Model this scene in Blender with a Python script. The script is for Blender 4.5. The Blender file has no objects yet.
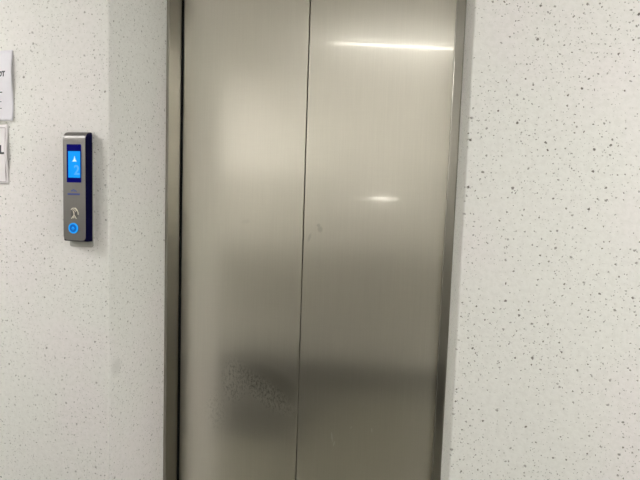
import bpy, bmesh, math, random
from mathutils import Vector, Matrix

SC = bpy.context.scene
COL = SC.collection
random.seed(4)

# ------------------------------------------------------------------ camera
CAM_Y, CAM_Z = -1.21375, 1.40
YAW, PITCH, ROLL = (math.radians(a) for a in (12.1545, 4.3557, 1.8940))
cam = bpy.data.cameras.new('camera')
cam.sensor_fit = 'HORIZONTAL'
cam.sensor_width = 36.0
cam.lens = 475.0 / 640.0 * 36.0
cam.clip_start = 0.02
camo = bpy.data.objects.new('camera', cam)
COL.objects.link(camo)
fw = Vector((-math.sin(YAW) * math.cos(PITCH), math.cos(YAW) * math.cos(PITCH), -math.sin(PITCH)))
rt = Vector((math.cos(YAW), math.sin(YAW), 0))
up = rt.cross(fw)
r2 = math.cos(ROLL) * rt + math.sin(ROLL) * up
u2 = -math.sin(ROLL) * rt + math.cos(ROLL) * up
m = Matrix((r2, u2, -fw)).transposed().to_4x4()
m.translation = Vector((0, CAM_Y, CAM_Z))
camo.matrix_world = m
SC.camera = camo

# ------------------------------------------------------------------ light, exposure
w = bpy.data.worlds.new('world')
SC.world = w
w.use_nodes = True
w.node_tree.nodes['Background'].inputs[0].default_value = (0.9, 0.95, 1, 1)
w.node_tree.nodes['Background'].inputs[1].default_value = 0.02
TUBE_STRENGTH = 6.5
FILL_STRENGTH = 10.0
SC.view_settings.view_transform = 'Standard'
SC.view_settings.look = 'None'
SC.view_settings.gamma = 1.0
SC.view_settings.use_curve_mapping = False
SC.view_settings.exposure = 0.93

# ------------------------------------------------------------------ node helpers
def new_mat(name):
    mt = bpy.data.materials.new(name)
    mt.use_nodes = True
    nt = mt.node_tree
    nt.nodes.clear()
    out = nt.nodes.new('ShaderNodeOutputMaterial')
    return mt, nt, out

def nd(nt, typ, **kw):
    n = nt.nodes.new(typ)
    for k, v in kw.items():
        setattr(n, k, v)
    return n

def setin(nt, sock, v):
    if isinstance(v, bpy.types.NodeSocket):
        nt.links.new(v, sock)
    elif v is not None:
        sock.default_value = v

def mth(nt, op, a, b=None, c=None, clamp=False):
    n = nd(nt, 'ShaderNodeMath', operation=op, use_clamp=clamp)
    for s, v in zip(n.inputs, (a, b, c)):
        setin(nt, s, v)
    return n.outputs[0]

def mixc(nt, f, a, b):
    n = nd(nt, 'ShaderNodeMix', data_type='RGBA')
    setin(nt, n.inputs[0], f)
    setin(nt, n.inputs[6], a)
    setin(nt, n.inputs[7], b)
    return n.outputs[2]

def noise(nt, vec, scale, detail=3, rough=0.55, dims='3D'):
    n = nd(nt, 'ShaderNodeTexNoise', noise_dimensions=dims)
    nt.links.new(vec, n.inputs['Vector'])
    n.inputs['Scale'].default_value = scale
    n.inputs['Detail'].default_value = detail
    n.inputs['Roughness'].default_value = rough
    return n

def rng(nt, v, a, b, c=0.0, d=1.0, smooth=True):
    n = nd(nt, 'ShaderNodeMapRange', interpolation_type='SMOOTHSTEP' if smooth else 'LINEAR')
    setin(nt, n.inputs[0], v)
    for i, x in enumerate((a, b, c, d)):
        setin(nt, n.inputs[1 + i], x)
    return n.outputs[0]

def mapping(nt, vec, scale=(1, 1, 1), loc=(0, 0, 0)):
    n = nd(nt, 'ShaderNodeMapping')
    nt.links.new(vec, n.inputs[0])
    n.inputs['Scale'].default_value = scale
    n.inputs['Location'].default_value = loc
    return n.outputs[0]

def plain(name, col, rough=0.5, metal=0.0, spec=0.5, emit=None, estr=0.0, coat=0.0):
    mt, nt, out = new_mat(name)
    b = nd(nt, 'ShaderNodeBsdfPrincipled')
    tc = nd(nt, 'ShaderNodeTexCoord')
    ns = noise(nt, tc.outputs['Object'], 60, 2)
    c2 = tuple(x * 0.92 for x in col) + (1,)
    nt.links.new(mixc(nt, ns.outputs['Fac'], tuple(col) + (1,), c2), b.inputs['Base Color'])
    b.inputs['Roughness'].default_value = rough
    b.inputs['Metallic'].default_value = metal
    b.inputs['Specular IOR Level'].default_value = spec
    b.inputs['Coat Weight'].default_value = coat
    if emit:
        b.inputs['Emission Color'].default_value = tuple(emit) + (1,)
        b.inputs['Emission Strength'].default_value = estr
    nt.links.new(b.outputs[0], out.inputs[0])
    return mt

# ------------------------------------------------------------------ materials
def speckled_plaster():
    mt, nt, out = new_mat('speckled_plaster')
    b = nd(nt, 'ShaderNodeBsdfPrincipled')
    geo = nd(nt, 'ShaderNodeNewGeometry')
    sep = nd(nt, 'ShaderNodeSeparateXYZ')
    nt.links.new(geo.outputs['Position'], sep.inputs[0])
    X, Y, Z = sep.outputs
    cmb = nd(nt, 'ShaderNodeCombineXYZ')
    nt.links.new(mth(nt, 'ADD', X, Y), cmb.inputs[0])
    nt.links.new(Z, cmb.inputs[1])
    P = cmb.outputs[0]
    wob = noise(nt, P, 170, 2, dims='2D')
    off = nd(nt, 'ShaderNodeVectorMath', operation='MULTIPLY_ADD')
    nt.links.new(wob.outputs['Color'], off.inputs[0])
    off.inputs[1].default_value = (0.0062, 0.0062, 0)
    nt.links.new(P, off.inputs[2])
    PW = off.outputs[0]
    clump = noise(nt, P, 7, 3, dims='2D').outputs['Fac']
    # the right-hand wall is pitted more coarsely than the left-hand one
    side = rng(nt, X, -0.95, 0.0, 0.0, 1.0)

    def dots(scale, rmin, rmax, power, keep_lo, keep_hi, seed):
        v = nd(nt, 'ShaderNodeTexVoronoi', voronoi_dimensions='2D', feature='F1')
        nt.links.new(mapping(nt, PW, loc=(seed, seed * 1.7, 0)), v.inputs['Vector'])
        v.inputs['Scale'].default_value = scale
        s = nd(nt, 'ShaderNodeSeparateColor')
        nt.links.new(v.outputs['Color'], s.inputs[0])
        rad = mth(nt, 'MULTIPLY_ADD', mth(nt, 'POWER', s.outputs[0], power), (rmax - rmin) * scale, rmin * scale)
        d = rng(nt, mth(nt, 'DIVIDE', v.outputs['Distance'], rad), 0.55, 1.15, 1.0, 0.0)
        keep = rng(nt, clump, 0.30, 0.66, keep_lo, keep_hi)
        on = mth(nt, 'LESS_THAN', s.outputs[1], keep)
        dep = mth(nt, 'MULTIPLY_ADD', s.outputs[2], 0.45, 0.6)
        return mth(nt, 'MULTIPLY', mth(nt, 'MULTIPLY', d, on), dep)

    big = mth(nt, 'MULTIPLY', dots(29, 0.0014, 0.0037, 2.6, 0.35, 0.95, 3.1), rng(nt, side, 0, 1, 0.75, 1.0))
    mid = mth(nt, 'MULTIPLY', dots(52, 0.0010, 0.0025, 2.0, 0.40, 1.0, 7.7), rng(nt, side, 0, 1, 0.8, 1.0))
    tiny = mth(nt, 'MULTIPLY', dots(100, 0.0008, 0.0017, 1.5, 0.25, 0.75, 1.3), 0.55)
    spk = mth(nt, 'MAXIMUM', mth(nt, 'MAXIMUM', big, mid), tiny)
    tint = noise(nt, P, 2.2, 2, dims='2D').outputs['Fac']
    base = mixc(nt, rng(nt, tint, 0.35, 0.65), (0.785, 0.79, 0.765, 1), (0.80, 0.775, 0.775, 1))
    fine = noise(nt, P, 75, 4, 0.6, dims='2D').outputs['Fac']
    base = mixc(nt, rng(nt, fine, 0.34, 0.60, 0.28, 0.0), base, (0.66, 0.66, 0.63, 1))
    colr = mixc(nt, mth(nt, 'MULTIPLY', spk, 0.9), base, (0.10, 0.09, 0.075, 1))
    # a faint grey rub mark on the reveal
    dx = mth(nt, 'DIVIDE', mth(nt, 'SUBTRACT', Y, 0.035), 0.03)
    dz = mth(nt, 'DIVIDE', mth(nt, 'SUBTRACT', Z, 0.885), 0.035)
    rub = rng(nt, mth(nt, 'ADD', mth(nt, 'POWER', dx, 2.0), mth(nt, 'POWER', dz, 2.0)), 0.0, 1.0, 0.22, 0.0)
    onrev = mth(nt, 'LESS_THAN', mth(nt, 'ABSOLUTE', mth(nt, 'ADD', X, 0.888)), 0.02)
    colr = mixc(nt, mth(nt, 'MULTIPLY', rub, onrev), colr, (0.30, 0.30, 0.28, 1))
    nt.links.new(colr, b.inputs['Base Color'])
    b.inputs['Roughness'].default_value = 0.62
    b.inputs['Specular IOR Level'].default_value = 0.3
    bp = nd(nt, 'ShaderNodeBump')
    bp.inputs['Strength'].default_value = 0.35
    bp.inputs['Distance'].default_value = 0.0025
    h = mth(nt, 'MULTIPLY_ADD', spk, -0.9, mth(nt, 'MULTIPLY', fine, 0.6))
    nt.links.new(h, bp.inputs['Height'])
    nt.links.new(bp.outputs[0], b.inputs['Normal'])
    nt.links.new(b.outputs[0], out.inputs[0])
    return mt

def brushed_steel(name, base=(0.77, 0.74, 0.66), sharp=0.04, mid=0.12, soft=0.29, weights=(0.86, 0.09, 0.05), marks=False, aniso=0.75):
    mt, nt, out = new_mat(name)
    geo = nd(nt, 'ShaderNodeNewGeometry')
    P = geo.outputs['Position']
    sep = nd(nt, 'ShaderNodeSeparateXYZ')
    nt.links.new(P, sep.inputs[0])
    X, Y, Z = sep.outputs
    grain = noise(nt, mapping(nt, P, (900, 900, 6)), 1.0, 3, 0.6).outputs['Fac']
    cross = noise(nt, mapping(nt, P, (10, 10, 420)), 1.0, 2, 0.5).outputs['Fac']
    cloud = noise(nt, mapping(nt, P, (3.2, 3.2, 1.6)), 1.0, 3, 0.5).outputs['Fac']
    b3 = tuple(base)
    colr = mixc(nt, rng(nt, grain, 0.3, 0.7), tuple(x * 0.96 for x in b3) + (1,), tuple(min(1, x * 1.02) for x in b3) + (1,))
    colr = mixc(nt, rng(nt, cross, 0.3, 0.7, 0.0, 0.10), colr, tuple(x * 0.8 for x in b3) + (1,))
    colr = mixc(nt, rng(nt, cloud, 0.35, 0.7, 0.0, 0.14), colr, (b3[0] * 0.82, b3[1] * 0.80, b3[2] * 0.86, 1))
    rs = mth(nt, 'MULTIPLY_ADD', cloud, 0.06, soft - 0.03)
    if marks:
        def ell(x0, z0, a, b, ang, lo=0.3, hi=1.0):
            c, s = math.cos(ang), math.sin(ang)
            ux = mth(nt, 'SUBTRACT', X, x0 * 1.0289)
            uz = mth(nt, 'SUBTRACT', Z, 1.4 + (z0 - 1.4) * 1.0289)
            p = mth(nt, 'DIVIDE', mth(nt, 'MULTIPLY_ADD', ux, c, mth(nt, 'MULTIPLY', uz, s)), a)
            q = mth(nt, 'DIVIDE', mth(nt, 'MULTIPLY_ADD', ux, -s, mth(nt, 'MULTIPLY', uz, c)), b)
            return rng(nt, mth(nt, 'ADD', mth(nt, 'MULTIPLY', p, p), mth(nt, 'MULTIPLY', q, q)), lo, hi, 1.0, 0.0)
        drops = noise(nt, mapping(nt, P, (140, 140, 75)), 1.0, 5, 0.75).outputs['Fac']
        splash = ell(-0.525, 0.735, 0.165, 0.055, math.radians(-30), 0.1, 1.1)
        splash = mth(nt, 'MAXIMUM', splash, mth(nt, 'MULTIPLY', ell(-0.63, 0.76, 0.06, 0.10, 0, 0.1, 1.1), 0.9))
        splash = mth(nt, 'MAXIMUM', splash, mth(nt, 'MULTIPLY', ell(-0.70, 0.64, 0.05, 0.09, 0, 0.1, 1.1), 0.45))
        fleck = mth(nt, 'MULTIPLY', splash, rng(nt, drops, 0.49, 0.58))
        gap = mth(nt, 'MULTIPLY', splash, rng(nt, drops, 0.41, 0.48, 1.0, 0.0))
        wet = ell(-0.50, 0.765, 0.115, 0.055, math.radians(-22), 0.0, 1.7)
        colr = mixc(nt, mth(nt, 'MULTIPLY', wet, 0.34), colr, (0.22, 0.22, 0.18, 1))
        colr = mixc(nt, mth(nt, 'MULTIPLY', gap, 0.5), colr, (0.2, 0.2, 0.16, 1))
        colr = mixc(nt, mth(nt, 'MULTIPLY', fleck, 0.6), colr, (0.86, 0.84, 0.76, 1))
        # small scratches and thumb smudges
        for (x0, z0, a, b_, an, d_) in ((-0.270, 0.602, 0.004, 0.022, 0.15, 1), (-0.262, 0.580, 0.0035, 0.012, -0.3, 1),
                                        (-0.135, 0.645, 0.003, 0.009, 0.1, 1), (-0.205, 0.645, 0.003, 0.007, -0.5, 0.7)):
            colr = mixc(nt, mth(nt, 'MULTIPLY', ell(x0, z0, a, b_, an), 0.55 * d_), colr, (0.95, 0.95, 0.9, 1))
        for (x0, z0, a, b_, an, d_) in ((-0.336, 1.315, 0.011, 0.013, 0.2, 1), (-0.342, 1.328, 0.008, 0.007, 0.2, 1), (-0.372, 1.285, 0.006, 0.02, -0.3, 0.8),
                                        (-0.60, 1.33, 0.02, 0.01, 0.2, 0.3)):
            colr = mixc(nt, mth(nt, 'MULTIPLY', ell(x0, z0, a, b_, an, 0.1, 1.1), 0.28 * d_), colr, (0.25, 0.25, 0.23, 1))
        rs = mth(nt, 'ADD', rs, mth(nt, 'MULTIPLY', fleck, 0.15))
    tan = nd(nt, 'ShaderNodeTangent', direction_type='UV_MAP', uv_map='UVMap')
    bp = nd(nt, 'ShaderNodeBump')
    bp.inputs['Strength'].default_value = 0.04
    bp.inputs['Distance'].default_value = 0.001
    nt.links.new(grain, bp.inputs['Height'])
    sh = []
    for k, ro in enumerate((rs, mid, sharp)):
        g = nd(nt, 'ShaderNodeBsdfPrincipled')
        nt.links.new(colr, g.inputs['Base Color'])
        g.inputs['Metallic'].default_value = 1.0
        setin(nt, g.inputs['Roughness'], ro)
        g.inputs['Anisotropic'].default_value = aniso
        g.inputs['Anisotropic Rotation'].default_value = ANISO_ROT
        nt.links.new(tan.outputs[0], g.inputs['Tangent'])
        nt.links.new(bp.outputs[0], g.inputs['Normal'])
        sh.append(g.outputs[0])
    mx = nd(nt, 'ShaderNodeMixShader')
    mx.inputs[0].default_value = weights[1] / (weights[0] + weights[1])
    nt.links.new(sh[0], mx.inputs[1])
    nt.links.new(sh[1], mx.inputs[2])
    m2 = nd(nt, 'ShaderNodeMixShader')
    m2.inputs[0].default_value = weights[2]
    nt.links.new(mx.outputs[0], m2.inputs[1])
    nt.links.new(sh[2], m2.inputs[2])
    nt.links.new(m2.outputs[0], out.inputs[0])
    return mt

ANISO_ROT = 0.0
M = {}
M['plaster'] = speckled_plaster()
M['door'] = brushed_steel('brushed_door_steel', marks=True)
M['jamb'] = brushed_steel('brushed_frame_steel', base=(0.36, 0.345, 0.31), weights=(0.8, 0.18, 0.02))
M['face'] = brushed_steel('brushed_panel_steel', base=(0.20, 0.194, 0.188), mid=0.3, soft=0.45, weights=(0.6, 0.4, 0.0), aniso=0.3)
M['gap_black'] = plain('gap_shade_black', (0.012, 0.012, 0.012), 0.8, spec=0.1)
M['shaft'] = plain('dark_shaft_concrete', (0.08, 0.08, 0.08), 0.9)
M['wall_paint'] = plain('white_wall_paint', (0.76, 0.75, 0.71), 0.6)
def height_shaded():  # light falloff on the facing wall painted in as height bands
    mt, nt, out = new_mat('height_shaded_wall')
    b = nd(nt, 'ShaderNodeBsdfPrincipled')
    geo = nd(nt, 'ShaderNodeNewGeometry')
    sp = nd(nt, 'ShaderNodeSeparateXYZ')
    nt.links.new(geo.outputs['Position'], sp.inputs[0])
    f = mth(nt, 'GREATER_THAN', sp.outputs[2], 1.62)
    lo = mth(nt, 'LESS_THAN', sp.outputs[2], 0.80)
    c = mixc(nt, f, (0.54, 0.53, 0.495, 1), (0.86, 0.85, 0.82, 1))
    nt.links.new(mixc(nt, lo, c, (0.40, 0.39, 0.36, 1)), b.inputs['Base Color'])
    b.inputs['Roughness'].default_value = 0.6
    nt.links.new(b.outputs[0], out.inputs[0])
    return mt
M['height_shaded'] = height_shaded()
M['window'] = plain('added_window_glow', (0.8, 0.8, 0.8), 0.5, emit=(1.0, 0.99, 0.95), estr=3.0)  # glow of the added side window
M['ceiling'] = plain('white_ceiling_paint', (0.74, 0.73, 0.69), 0.8)
M['dim_band'] = plain('reflection_dimming_grey', (0.31, 0.30, 0.27), 0.6)
M['panel'] = plain('fill_panel_diffuser', (0.9, 0.9, 0.9), 0.4, emit=(1.0, 0.98, 0.94), estr=FILL_STRENGTH)
M['skirting'] = plain('dark_grey_skirting', (0.015, 0.015, 0.014), 0.5)
M['steel_lamp'] = plain('white_lamp_enamel', (0.8, 0.8, 0.8), 0.4)
M['tube'] = plain('lit_fluorescent_tube', (0.9, 0.9, 0.9), 0.4, emit=(1.0, 0.98, 0.94), estr=TUBE_STRENGTH)
M['bulkhead'] = plain('lit_bulkhead_diffuser', (0.9, 0.9, 0.9), 0.4, emit=(1.0, 0.98, 0.94), estr=8.0)
M['navy'] = plain('navy_black_plastic', (0.0008, 0.0008, 0.025), 0.5, spec=0.06)
M['plate'] = plain('grey_mounting_plate', (0.42, 0.42, 0.39), 0.5)
M['bezel'] = plain('dark_blue_display_glass', (0.0, 0.0, 0.03), 0.3, spec=0.04, emit=(0.0, 0.0, 1.0), estr=0.05)
M['lcd'] = plain('lit_blue_display', (0.0, 0.12, 0.3), 0.5, spec=0.08, emit=(0.0, 0.30, 1.0), estr=0.45)
M['lcd_mark'] = plain('pale_display_segments', (0.06, 0.2, 0.4), 0.5, spec=0.08, emit=(0.07, 0.36, 1.0), estr=0.42)
M['lcd_arrow'] = plain('white_display_arrow', (0.5, 0.6, 0.8), 0.3, emit=(0.32, 0.52, 1.0), estr=0.45)
M['ring'] = plain('lit_cyan_button_ring', (0.01, 0.15, 0.35), 0.5, spec=0.08, emit=(0.01, 0.36, 1.0), estr=0.42)
M['button'] = plain('blue_lit_button_cap', (0.005, 0.06, 0.2), 0.5, spec=0.08, emit=(0.0, 0.12, 0.55), estr=0.3)
M['blue_ink'] = plain('dark_blue_print', (0.03, 0.06, 0.28), 0.5)
M['cream'] = plain('cream_print', (0.75, 0.71, 0.60), 0.5)
M['mark_shadow'] = plain('symbol_shadow_grey', (0.09, 0.085, 0.08), 0.5)
M['dark_print'] = plain('dark_grey_print', (0.06, 0.06, 0.055), 0.5)
M['paper'] = plain('white_notice_paper', (0.80, 0.79, 0.86), 0.7, spec=0.2)
M['paper2'] = plain('white_bordered_paper', (0.82, 0.79, 0.82), 0.7, spec=0.2)
M['ink'] = plain('black_ink', (0.02, 0.02, 0.03), 0.6)
M['grey_ink'] = plain('faint_grey_ink', (0.22, 0.21, 0.25), 0.6)
M['mauve_ink'] = plain('mauve_border_ink', (0.36, 0.28, 0.33), 0.6)
M['tape'] = plain('grey_tape', (0.52, 0.51, 0.48), 0.35)
M['sill'] = plain('aluminium_sill', (0.5, 0.5, 0.48), 0.4, metal=1.0)

def floor_mat():
    mt, nt, out = new_mat('grey_floor_tiles')
    b = nd(nt, 'ShaderNodeBsdfPrincipled')
    geo = nd(nt, 'ShaderNodeNewGeometry')
    br = nd(nt, 'ShaderNodeTexBrick')
    br.offset = 0.0
    nt.links.new(geo.outputs['Position'], br.inputs['Vector'])
    br.inputs['Color1'].default_value = (0.16, 0.155, 0.125, 1)
    br.inputs['Color2'].default_value = (0.145, 0.14, 0.113, 1)
    br.inputs['Mortar'].default_value = (0.04, 0.04, 0.035, 1)
    br.inputs['Scale'].default_value = 1.0
    br.inputs['Mortar Size'].default_value = 0.003
    br.inputs['Brick Width'].default_value = 0.45
    br.inputs['Row Height'].default_value = 0.45
    sp = nd(nt, 'ShaderNodeSeparateXYZ')
    nt.links.new(geo.outputs['Position'], sp.inputs[0])
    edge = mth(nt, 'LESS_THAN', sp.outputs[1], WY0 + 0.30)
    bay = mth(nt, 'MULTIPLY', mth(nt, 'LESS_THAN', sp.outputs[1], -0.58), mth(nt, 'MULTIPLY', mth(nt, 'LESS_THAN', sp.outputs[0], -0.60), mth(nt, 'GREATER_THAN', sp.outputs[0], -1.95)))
    edge = mth(nt, 'MAXIMUM', edge, mth(nt, 'MULTIPLY', bay, 0.95))  # dark border and bay put in to darken the low door reflection
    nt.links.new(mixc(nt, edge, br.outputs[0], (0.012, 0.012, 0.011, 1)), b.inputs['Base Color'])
    b.inputs['Roughness'].default_value = 0.35
    nt.links.new(b.outputs[0], out.inputs[0])
    return mt

# ------------------------------------------------------------------ mesh helpers
def box(bm, x0, x1, y0, y1, z0, z1):
    v = [bm.verts.new((x, y, z)) for x in (x0, x1) for y in (y0, y1) for z in (z0, z1)]
    for f in ((0, 1, 3, 2), (4, 6, 7, 5), (0, 4, 5, 1), (2, 3, 7, 6), (0, 2, 6, 4), (1, 5, 7, 3)):
        bm.faces.new([v[i] for i in f])

def prism_z(bm, pts, z0, z1):
    a = [bm.verts.new((x, y, z0)) for x, y in pts]
    b = [bm.verts.new((x, y, z1)) for x, y in pts]
    n = len(pts)
    for i in range(n):
        bm.faces.new((a[i], a[(i + 1) % n], b[(i + 1) % n], b[i]))
    bm.faces.new(a)
    bm.faces.new(b)

def prism_x(bm, pts, x0, x1):                      # pts = (y, z)
    a = [bm.verts.new((x0, y, z)) for y, z in pts]
    b = [bm.verts.new((x1, y, z)) for y, z in pts]
    n = len(pts)
    for i in range(n):
        bm.faces.new((a[i], a[(i + 1) % n], b[(i + 1) % n], b[i]))
    bm.faces.new(a)
    bm.faces.new(b)

def prism_y(bm, pts, y0, y1):                      # pts = (x, z)
    a = [bm.verts.new((x, y0, z)) for x, z in pts]
    b = [bm.verts.new((x, y1, z)) for x, z in pts]
    n = len(pts)
    for i in range(n):
        bm.faces.new((a[i], a[(i + 1) % n], b[(i + 1) % n], b[i]))
    bm.faces.new(a)
    bm.faces.new(b)

def ring_y(bm, x, z, ro, ri, y0, y1, n=40):
    L = []
    for r, y in ((ro, y1), (ro, y0), (ri, y0), (ri, y1)):
        L.append([bm.verts.new((x + r * math.cos(2 * math.pi * i / n), y, z + r * math.sin(2 * math.pi * i / n))) for i in range(n)])
    for k in range(4):
        for i in range(n):
            j = (i + 1) % n
            bm.faces.new((L[k][i], L[k][j], L[(k + 1) % 4][j], L[(k + 1) % 4][i]))

def disc_y(bm, x, z, r, y0, y1, n=40, rz=None):
    prism_y(bm, [(x + r * math.cos(2 * math.pi * i / n), z + (rz or r) * math.sin(2 * math.pi * i / n)) for i in range(n)], y0, y1)

def round_rect(x0, x1, z0, z1, r, n=6):
    p = []
    for cx, cz, a0 in ((x1 - r, z1 - r, 0), (x0 + r, z1 - r, 90), (x0 + r, z0 + r, 180), (x1 - r, z0 + r, 270)):
        for i in range(n + 1):
            a = math.radians(a0 + 90 * i / n)
            p.append((cx + r * math.cos(a), cz + r * math.sin(a)))
    return p

def ribbon(bm, pts, wd, y0, y1):                   # a stroke in the xz plane with thickness
    n = len(pts)
    lf, rg = [], []
    for i, (x, z) in enumerate(pts):
        a = pts[max(i - 1, 0)]
        b = pts[min(i + 1, n - 1)]
        dx, dz = b[0] - a[0], b[1] - a[1]
        l = math.hypot(dx, dz) or 1
        lf.append((x - dz / l * wd / 2, z + dx / l * wd / 2))
        rg.append((x + dz / l * wd / 2, z - dx / l * wd / 2))
    A = [[bm.verts.new((x, y, z)) for x, z in side] for y in (y0, y1) for side in (lf, rg)]
    for i in range(n - 1):
        bm.faces.new((A[0][i], A[0][i + 1], A[1][i + 1], A[1][i]))
        bm.faces.new((A[2][i], A[2][i + 1], A[3][i + 1], A[3][i]))
        bm.faces.new((A[0][i], A[0][i + 1], A[2][i + 1], A[2][i]))
        bm.faces.new((A[1][i], A[1][i + 1], A[3][i + 1], A[3][i]))
    for i in (0, n - 1):
        bm.faces.new((A[0][i], A[1][i], A[3][i], A[2][i]))

def obj(name, bm, mat, parent=None, bevel=0.0, smooth=False, seg=2):
    bmesh.ops.recalc_face_normals(bm, faces=bm.faces[:])
    me = bpy.data.meshes.new(name)
    uv = bm.loops.layers.uv.new('UVMap')
    for f in bm.faces:
        f.smooth = smooth
        for l in f.loops:
            c = l.vert.co
            l[uv].uv = (c.x * 0.7 + c.y * 0.71, c.z)
    bm.to_mesh(me)
    bm.free()
    o = bpy.data.objects.new(name, me)
    me.materials.append(mat)
    COL.objects.link(o)
    if parent is not None:
        o.parent = parent
        o.matrix_parent_inverse = Matrix.Translation(root_loc(parent)).inverted()
    if bevel:
        md = o.modifiers.new('bevel', 'BEVEL')
        md.width = bevel
        md.segments = seg
        md.limit_method = 'ANGLE'
        md.angle_limit = math.radians(40)
    return o

def root_loc(p):
    return p.location.copy() if p.parent is None else Vector((0, 0, 0))

def tag(o, label, cat, group=None):
    o['label'] = label
    o['category'] = cat
    if group:
        o['group'] = group
    return o

def thing(name, loc, label, cat, group=None):
    o = bpy.data.objects.new(name, None)
    o.empty_display_size = 0.05
    o.location = loc
    COL.objects.link(o)
    return tag(o, label, cat, group)

def struct(name, bm, mat, bevel=0.0):
    o = obj(name, bm, mat, None, bevel)
    o['kind'] = 'structure'
    return o

def text_mesh(bm, body, size, x, z, y, depth=0.0004, align='LEFT', bold=0.0, sx=1.0):
    cu = bpy.data.curves.new('lettering', 'FONT')
    cu.body = body
    cu.size = size
    cu.align_x = align
    cu.extrude = depth
    cu.offset = bold
    cu.resolution_u = 4
    t = bpy.data.objects.new('lettering', cu)
    COL.objects.link(t)
    dg = bpy.context.evaluated_depsgraph_get()
    me = bpy.data.meshes.new_from_object(t.evaluated_get(dg))
    me.transform(Matrix.Translation((x, y, z)) @ Matrix.Rotation(math.pi / 2, 4, 'X') @ Matrix.Diagonal((sx, 1, 1, 1)))
    bm.from_mesh(me)
    bpy.data.meshes.remove(me)
    bpy.data.objects.remove(t)
    bpy.data.curves.remove(cu)

# ------------------------------------------------------------------ the setting
XL, XR = -0.8882, 0.0951                          # the plastered opening
RV = 0.3063                                       # reveal depth to the steel frame
HEAD = 2.30
WX0, WX1, WY0, CEIL = -5.6, 3.2, -1.80, 2.555
M['floor'] = floor_mat()
bm = bmesh.new()
o_pts = [(WX0, 0), (XL, 0), (XL, HEAD), (XR, HEAD), (XR, 0), (WX1, 0), (WX1, CEIL), (WX0, CEIL)]
prism_y(bm, o_pts, 0.0, 0.375)
struct('wall_front', bm, M['plaster'], bevel=0.004)

bm = bmesh.new(); box(bm, WX0, WX1, WY0 - 0.15, WY0, 0, CEIL); struct('wall_back', bm, M['height_shaded'])
bm = bmesh.new(); box(bm, WX0 - 0.15, WX0, WY0 - 0.15, 0.40, 0, CEIL); struct('wall_left', bm, M['wall_paint'])
bm = bmesh.new(); box(bm, WX1, WX1 + 0.15, WY0 - 0.15, 0.40, 0, CEIL); struct('wall_right', bm, M['wall_paint'])
bm = bmesh.new()
for (a, b_, c, d) in ((-1.55, -1.50, 0.85, 2.35), (-0.40, -0.35, 0.85, 2.35), (-1.50, -0.40, 0.85, 0.90), (-1.50, -0.40, 2.30, 2.35), (-0.97, -0.93, 0.90, 2.30)):
    box(bm, WX1 - 0.04, WX1, a, b_, c, d)
fill_win = struct('fill_window_1', bm, M['steel_lamp'])  # window added to light the left reveal from the side
bm = bmesh.new(); box(bm, WX1 - 0.022, WX1 - 0.002, -1.50, -0.40, 0.90, 2.30)
obj('pane', bm, M['window'], fill_win)['label'] = 'glowing pane added to light the left reveal'
bm = bmesh.new(); box(bm, WX0 - 0.15, WX1 + 0.15, WY0 - 0.15, 0.62, -0.12, 0); struct('floor', bm, M['floor'])
bm = bmesh.new(); box(bm, WX0 - 0.15, WX1 + 0.15, WY0 - 0.15, 0.62, CEIL, CEIL + 0.12); struct('ceiling', bm, M['ceiling'])
bm = bmesh.new(); box(bm, WX0, WX1, WY0, WY0 + 0.018, 0, 0.10); struct('baseboard_back', bm, M['skirting'], bevel=0.004)
bm = bmesh.new(); box(bm, WX0, WX1, WY0, WY0 + 0.008, 0.50, 1.03); struct('dim_band_back', bm, M['dim_band'], bevel=0.002)  # band added to darken the middle of the door reflection
bm = bmesh.new(); box(bm, -1.5, 0.7, 0.50, 0.62, 0, CEIL); struct('wall_shaft', bm, M['shaft'])

# ------------------------------------------------------------------ elevator frame and doors
frame = thing('elevator_door_frame', (-0.40, RV, 0), 'brushed steel frame lining the plastered elevator opening around both door leaves', 'door frame')
JY = 0.016
def jamb_pts(xo, sgn, LIP, JW, JY, back=0.004):
    # profile from the plaster corner inwards: narrow lip, slanted face, return, back
    lip = xo + sgn * LIP
    inn = xo + sgn * (LIP + JW)
    return [(xo, RV), (lip, RV), (inn, RV + JY), (inn, RV + JY + back), (xo, RV + JY + back)]
bm = bmesh.new(); prism_z(bm, jamb_pts(XL, 1, 0.011, 0.0055, 0.070), 0, HEAD); obj('jamb', bm, M['jamb'], frame, bevel=0.0012)
bm = bmesh.new(); prism_z(bm, jamb_pts(XR, -1, 0.004, 0.022, 0.006, 0.0725), 0, HEAD); obj('jamb', bm, M['jamb'], frame, bevel=0.0012)
bm = bmesh.new(); prism_x(bm, [(RV, HEAD), (RV, HEAD - 0.011), (RV + JY, HEAD - 0.041), (RV + JY + 0.004, HEAD - 0.041), (RV + JY + 0.004, HEAD)], XL + 0.018, XR - 0.0275)
obj('header', bm, M['jamb'], frame)
DY = 0.3863
bm = bmesh.new(); box(bm, XL + 0.004, XL + 0.0225, RV + 0.0745, DY - 0.001, 0, HEAD)  # black strip painting in the shade of the gap beside the leaf
obj('gap_shade', bm, M['gap_black'], frame)['label'] = 'black strip painting the shade in the door gap'
XC = -0.4051
def leaf(x0, x1, label):
    bm = bmesh.new()
    box(bm, x0, x1, DY, DY + 0.035, 0.012, HEAD + 0.03)
    o = obj('elevator_door_leaf', bm, M['door'], None, bevel=0.0022, seg=3)
    return tag(o, label, 'elevator door')
leaf(XL - 0.02, XC - 0.0018, 'left brushed stainless steel elevator door leaf with splash-stained patch low down')
leaf(XC + 0.0018, XR + 0.02, 'right brushed stainless steel elevator door leaf showing the lamp streak, beside the right frame')
bm = bmesh.new(); box(bm, XL, XR, RV - 0.02, 0.50, 0.0, 0.010)
tag(obj('door_sill', bm, M['sill'], None), 'aluminium threshold strip on the floor under the elevator doors', 'sill')

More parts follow.
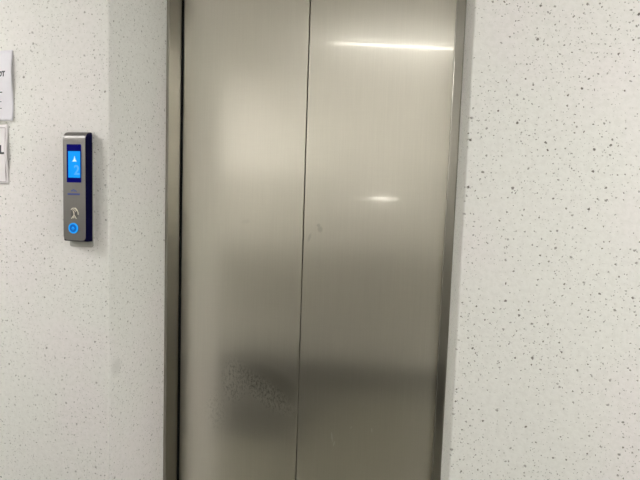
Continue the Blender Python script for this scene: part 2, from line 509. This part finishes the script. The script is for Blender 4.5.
# ------------------------------------------------------------------ landing call panel
FX0, FX1 = -1.0125, -0.9395
FZ0, FZ1 = 1.2715, 1.5822
FD = 0.033
call = thing('elevator_call_panel', (-0.976, 0, FZ0), 'slim steel elevator call panel with blue display and lit button on the left wall', 'call panel')
# mounting plate against the wall, lower and a little to the right
bm = bmesh.new(); prism_y(bm, round_rect(-1.017, -0.9380, 1.2505, 1.556, 0.007), -0.003, -0.0002)
obj('mounting_plate', bm, M['plate'], call, bevel=0.0006)['label'] = 'pale grey mounting plate'
# dark plastic housing: side profile with a big rounded top
R1 = 0.024
def profile(inset, rt_=R1):
    p = [(-0.0031, FZ0 - 0.004 + inset)]
    for i in range(5):
        a = math.radians(270 - 90 * i / 4)
        r = 0.006
        p.append((-FD + inset + r + r * math.cos(a), FZ0 - 0.004 + inset + r + r * math.sin(a)))
    for i in range(13):
        a = math.radians(180 - 90 * i / 12)
        p.append((-FD + inset + rt_ + rt_ * math.cos(a), FZ1 - inset - rt_ + rt_ * math.sin(a)))
    p.append((-0.0031, FZ1 - inset))
    return p
bm = bmesh.new(); prism_x(bm, profile(0.0016), FX0 + 0.0006, FX1 - 0.0002)
obj('housing', bm, M['navy'], call, bevel=0.0005)['label'] = 'navy black plastic housing'
# steel faceplate wrapped over the rounded top
path = []                                          # (y, z, ny, nz)
zz = FZ0
N = 40
rb = 0.012
for i in range(N + 1):
    z = FZ0 + (FZ1 - R1 - FZ0) * (i / N) ** 1.6
    path.append((-FD, z, -1, 0))
for i in range(1, 13):
    a = math.radians(180 - 90 * i / 12)
    path.append((-FD + R1 + R1 * math.cos(a), FZ1 - R1 + R1 * math.sin(a), math.cos(a), math.sin(a)))
path.append((-0.004, FZ1, 0, 1))
bm = bmesh.new()
rows = []
for (y, z, ny, nz) in path:
    d = z - FZ0
    ins = rb - math.sqrt(max(0, rb * rb - (rb - d) ** 2)) if (d < rb and ny == -1) else 0.0
    ed = 0.0
    rows.append([bm.verts.new((x, y - ny * t, z - nz * t)) for t in (0, 0.0015) for x in (FX0 + ins, FX1 - ins)])
for a, b in zip(rows, rows[1:]):
    for q, s in ((0, 1), (1, 3), (3, 2), (2, 0)):
        bm.faces.new((a[q], a[s], b[s], b[q]))
bm.faces.new([rows[0][i] for i in (0, 1, 3, 2)])
bm.faces.new([rows[-1][i] for i in (0, 1, 3, 2)])
obj('faceplate', bm, M['face'], call, bevel=0.0007)['label'] = 'brushed steel faceplate with rounded top'
YS = -FD
# display
bm = bmesh.new(); prism_y(bm, round_rect(-0.9990, -0.9525, 1.4375, 1.5450, 0.0015, 3), YS - 0.0012, YS + 0.0004)
scr = obj('display', bm, M['bezel'], call)
scr['label'] = 'dark blue glass display window'
bm = bmesh.new(); prism_y(bm, round_rect(-0.9935, -0.9545, 1.4510, 1.5255, 0.001, 3), YS - 0.0018, YS - 0.0010)
obj('lit_screen', bm, M['lcd'], scr)['label'] = 'glowing light blue screen'
bm = bmesh.new()
prism_y(bm, [(-0.9800, 1.4965), (-0.9655, 1.4965), (-0.9695, 1.5020), (-0.9725, 1.5125), (-0.9755, 1.5020)], YS - 0.0022, YS - 0.0017)
obj('arrow', bm, M['lcd_arrow'], scr)['label'] = 'pale upward arrow'
bm = bmesh.new(); text_mesh(bm, '2', 0.038, -0.9655, 1.4600, YS - 0.0018, 0.0004, 'CENTER', 0.0008)
obj('floor_digit', bm, M['lcd_mark'], scr)['label'] = 'pale digit two'
# maker's mark: a small peak over a line of tiny lettering
bm = bmesh.new()
ribbon(bm, [(-0.9860, 1.4125), (-0.9815, 1.4150), (-0.9775, 1.4172), (-0.9735, 1.4150), (-0.9680, 1.4122)], 0.0028, YS - 0.0006, YS + 0.0003)
ribbon(bm, [(-0.9820, 1.4118), (-0.9775, 1.4132), (-0.9730, 1.4116)], 0.0012, YS - 0.0006, YS + 0.0003)
x = -0.9972
k = 0
while x < -0.9580:
    wv = (0.0028, 0.0022, 0.0032, 0.0025)[k % 4]
    box(bm, x, x + wv, YS - 0.0006, YS + 0.0003, 1.4020, 1.4068)
    x += wv + 0.0007
    k += 1
obj('emblem', bm, M['blue_ink'], call)['label'] = 'small blue peak emblem over a line of lettering'
# card-reader mark: hand with a card and two waves
bm = bmesh.new()
def arc(cx, cz, r, a0, a1, n=10):
    return [(cx + r * math.cos(math.radians(a0 + (a1 - a0) * i / n)), cz + r * math.sin(math.radians(a0 + (a1 - a0) * i / n))) for i in range(n + 1)]
y0, y1 = YS - 0.0007, YS + 0.0003
ribbon(bm, arc(-0.9775, 1.3545, 0.0100, 150, 10), 0.0022, y0, y1)
ribbon(bm, arc(-0.9775, 1.3545, 0.0055, 140, -10), 0.0020, y0, y1)
ribbon(bm, arc(-0.9830, 1.3480, 0.0200, 62, -5), 0.0020, y0, y1)
ribbon(bm, [(-0.9790, 1.3560), (-0.9765, 1.3500), (-0.9765, 1.3440)], 0.0030, y0, y1)
ribbon(bm, [(-0.9765, 1.3450), (-0.9800, 1.3400), (-0.9850, 1.3345)], 0.0026, y0, y1)
ribbon(bm, [(-0.9765, 1.3450), (-0.9725, 1.3400), (-0.9690, 1.3345)], 0.0026, y0, y1)
ribbon(bm, [(-0.9770, 1.3400), (-0.9768, 1.3350)], 0.0030, y0, y1)
cm = obj('card_reader_mark', bm, M['cream'], call)
bm = bmesh.new(); disc_y(bm, -0.9750, 1.3480, 0.0125, YS - 0.0004, YS + 0.0003, rz=0.0150)  # shadow around the symbol painted as a dark disc
obj('reader_shadow', bm, M['mark_shadow'], cm)['label'] = 'painted shadow behind the reader symbol'
cm['label'] = 'cream card reader symbol'
# call button
btn = None
bm = bmesh.new(); disc_y(bm, -0.9787, 1.3070, 0.0122, YS - 0.0022, YS + 0.0005)
btn = obj('call_button', bm, M['button'], call, bevel=0.0008)
btn['label'] = 'round blue lit call button'
bm = bmesh.new(); ring_y(bm, -0.9787, 1.3070, 0.0152, 0.0112, YS - 0.0026, YS + 0.0005)
obj('light_ring', bm, M['ring'], btn, bevel=0.0006)['label'] = 'glowing cyan ring'
bm = bmesh.new()
ribbon(bm, [(-0.9835, 1.3055), (-0.9787, 1.3110), (-0.9739, 1.3055)], 0.0022, YS - 0.0027, YS - 0.0020)
ribbon(bm, [(-0.9787, 1.3110), (-0.9787, 1.3015)], 0.0022, YS - 0.0027, YS - 0.0020)
obj('arrow', bm, M['ring'], btn)

# ------------------------------------------------------------------ paper notices
def sheet(name, x0, x1, z0, z1, curl, mat, seed):
    """a sheet of paper on the wall whose free right edge lifts off in waves"""
    rnd = random.Random(seed)
    ph = rnd.uniform(0, 6)
    bm = bmesh.new()
    nx, nz = 40, 24
    g = []
    for t in (0, 1):
        L = []
        for i in range(nx + 1):
            u = i / nx
            R_ = []
            for j in range(nz + 1):
                v = j / nz
                lift = max(0, (u - 0.72) / 0.28) ** 1.7 * curl * (0.55 + 0.45 * math.sin(v * 8.0 + ph))
                y = -0.0008 - lift - (0.0003 if t == 0 else 0)
                xx = x0 + (x1 - x0) * u - max(0, u - 0.9) * curl * 0.6 * math.sin(v * 8.0 + ph)
                R_.append(bm.verts.new((xx, y, z0 + (z1 - z0) * v)))
            L.append(R_)
        g.append(L)
    for t in (0, 1):
        for i in range(nx):
            for j in range(nz):
                bm.faces.new((g[t][i][j], g[t][i + 1][j], g[t][i + 1][j + 1], g[t][i][j + 1]))
    for i in range(nx):
        for j in (0, nz):
            bm.faces.new((g[0][i][j], g[0][i + 1][j], g[1][i + 1][j], g[1][i][j]))
    for j in range(nz):
        for i in (0, nx):
            bm.faces.new((g[0][i][j], g[0][i][j + 1], g[1][i][j + 1], g[1][i][j]))
    return obj(name, bm, mat, None, smooth=True)

def drape(o, x0, x1, curl, z0, z1, seed, lift_=0.0006):
    """lay flat print onto the curled sheet"""
    ph = random.Random(seed).uniform(0, 6)
    for vv in o.data.vertices:
        u = min(1, max(0, (vv.co.x - x0) / (x1 - x0)))
        v = (vv.co.z - z0) / (z1 - z0)
        vv.co.y -= max(0, (u - 0.72) / 0.28) ** 1.7 * curl * (0.55 + 0.45 * math.sin(v * 8.0 + ph)) + 0.0011

P1 = (-1.5020, -1.2085, 1.6166, 1.8225)
n1 = sheet('paper_notice', P1[0], P1[1], P1[2], P1[3], 0.006, M['paper'], 11)
tag(n1, 'white paper notice with bold heading taped up highest at the left edge', 'notice')
bm = bmesh.new(); text_mesh(bm, 'OT', 0.0200, -1.2345, 1.7480, 0, 0.0002, 'RIGHT', 0.0012)
h = obj('heading', bm, M['ink'], n1); drape(h, P1[0], P1[1], 0.006, P1[2], P1[3], 11); h['label'] = 'bold black heading'
for zc, xr, hh in ((1.7011, -1.2470, 0.0028), (1.6735, -1.2510, 0.0022), (1.6540, -1.2500, 0.0024)):
    bm = bmesh.new()
    x = xr
    k = 0
    while x > P1[0] + 0.03:
        wv = (0.016, 0.024, 0.011, 0.030)[k % 4]
        box(bm, max(x - wv, P1[0] + 0.02), x, -0.0002, 0.0001, zc - hh / 2, zc + hh / 2)
        x -= wv + 0.005
        k += 1
    bmesh.ops.subdivide_edges(bm, edges=bm.edges[:], cuts=2)
    t = obj('text_line', bm, M['ink' if hh > 0.0026 else 'grey_ink'], n1); drape(t, P1[0], P1[1], 0.006, P1[2], P1[3], 11)

P2 = (-1.4700, -1.2300, 1.4285, 1.6065)
n2 = sheet('paper_notice', P2[0], P2[1], P2[2], P2[3], 0.005, M['paper2'], 5)
tag(n2, 'white bordered paper sheet with a grey tape strip, lower at the left edge', 'notice')
bm = bmesh.new()
bx = -1.2385
for (a, b, c, d) in ((P2[0] + 0.012, bx, 1.5955, 1.5971), (P2[0] + 0.012, bx, 1.4342, 1.4360), (bx - 0.0014, bx, 1.4342, 1.5971), (P2[0] + 0.012, P2[0] + 0.0135, 1.4342, 1.5971)):
    box(bm, a, b, -0.0002, 0.0001, c, d)
bmesh.ops.subdivide_edges(bm, edges=bm.edges[:], cuts=14)
t = obj('border', bm, M['mauve_ink'], n2); drape(t, P2[0], P2[1], 0.005, P2[2], P2[3], 5); t['label'] = 'thin mauve printed border'
bm = bmesh.new(); text_mesh(bm, 'L', 0.036, -1.2430, 1.5190, 0, 0.0002, 'RIGHT', 0.0015)
t = obj('lettering', bm, M['ink'], n2); drape(t, P2[0], P2[1], 0.005, P2[2], P2[3], 5); t['label'] = 'bold black lettering'
bm = bmesh.new(); prism_y(bm, [(-1.40, 1.6035), (-1.2345, 1.6060), (-1.2340, 1.6145), (-1.40, 1.6150)], -0.0024, -0.0001)
obj('tape', bm, M['tape'], n2)['label'] = 'grey adhesive tape strip'

# ------------------------------------------------------------------ lamps of the lobby and added fill panels
def batten(xa, ya, xb, yb, label):
    L = math.hypot(xb - xa, yb - ya)
    ang = math.atan2(yb - ya, xb - xa)
    t = thing('ceiling_light', ((xa + xb) / 2, (ya + yb) / 2, CEIL - 0.085), label, 'ceiling light', 'tube lights on the lobby ceiling')
    parts = []
    bm = bmesh.new(); box(bm, -L / 2 - 0.03, L / 2 + 0.03, -0.03, 0.03, 0.035, 0.0849); parts.append(('casing', bm, M['steel_lamp']))
    for s in (-1, 1):
        bm = bmesh.new()
        box(bm, s * (L / 2 + 0.012) - 0.012, s * (L / 2 + 0.012) + 0.012, -0.016, 0.016, -0.018, 0.035)
        parts.append(('lamp_holder', bm, M['steel_lamp']))
    bm = bmesh.new()
    n = 16
    pts = [(0.008 * math.cos(2 * math.pi * i / n), 0.008 * math.sin(2 * math.pi * i / n)) for i in range(n)]
    prism_x(bm, pts, -L / 2, L / 2)
    parts.append(('tube', bm, M['tube']))
    for nme, b, mt in parts:
        o = obj(nme, b, mt, None, smooth=(nme == 'tube'))
        o.parent = t
    t.rotation_euler = (0, 0, ang)
    return t
batten(-0.605, -1.217, 0.556, -1.518, 'single fluorescent tube light on the ceiling mirrored in the right door leaf')
def fill_panel(x, y, label):  # ceiling panels added to brighten the walls and reveals
    t = thing('fill_panel', (x, y, CEIL - 0.04), label, 'ceiling light', 'added fill lights on the lobby ceiling')
    bm = bmesh.new()
    for (a, b_, c, d) in ((-0.62, 0.62, -0.32, -0.295), (-0.62, 0.62, 0.295, 0.32), (-0.62, -0.595, -0.295, 0.295), (0.595, 0.62, -0.295, 0.295)):
        box(bm, a, b_, c, d, 0.0, 0.0399)
    o = obj('frame', bm, M['steel_lamp'], None); o.parent = t
    bm = bmesh.new(); box(bm, -0.595, 0.595, -0.295, 0.295, 0.008, 0.03)
    o = obj('diffuser', bm, M['panel'], None); o.parent = t
fill_panel(-2.55, -0.95, 'added oblong fill light on the lobby ceiling nearest to the left of the elevator')
fill_panel(-4.4, -0.95, 'added oblong fill light on the lobby ceiling farthest to the left of the elevator')
fill_panel(2.05, -0.95, 'added oblong fill light on the lobby ceiling to the right of the elevator')

bl = thing('wall_light', (-0.29, WY0, 1.455), 'small oblong bulkhead light on the wall facing the elevator', 'wall light')
bm = bmesh.new(); prism_y(bm, round_rect(-0.375, -0.275, 1.435, 1.475, 0.015), WY0, WY0 + 0.03); obj('casing', bm, M['steel_lamp'], bl, bevel=0.003)
bm = bmesh.new(); prism_y(bm, round_rect(-0.368, -0.282, 1.441, 1.469, 0.008), WY0 + 0.03, WY0 + 0.055); obj('diffuser', bm, M['bulkhead'], bl, bevel=0.006)
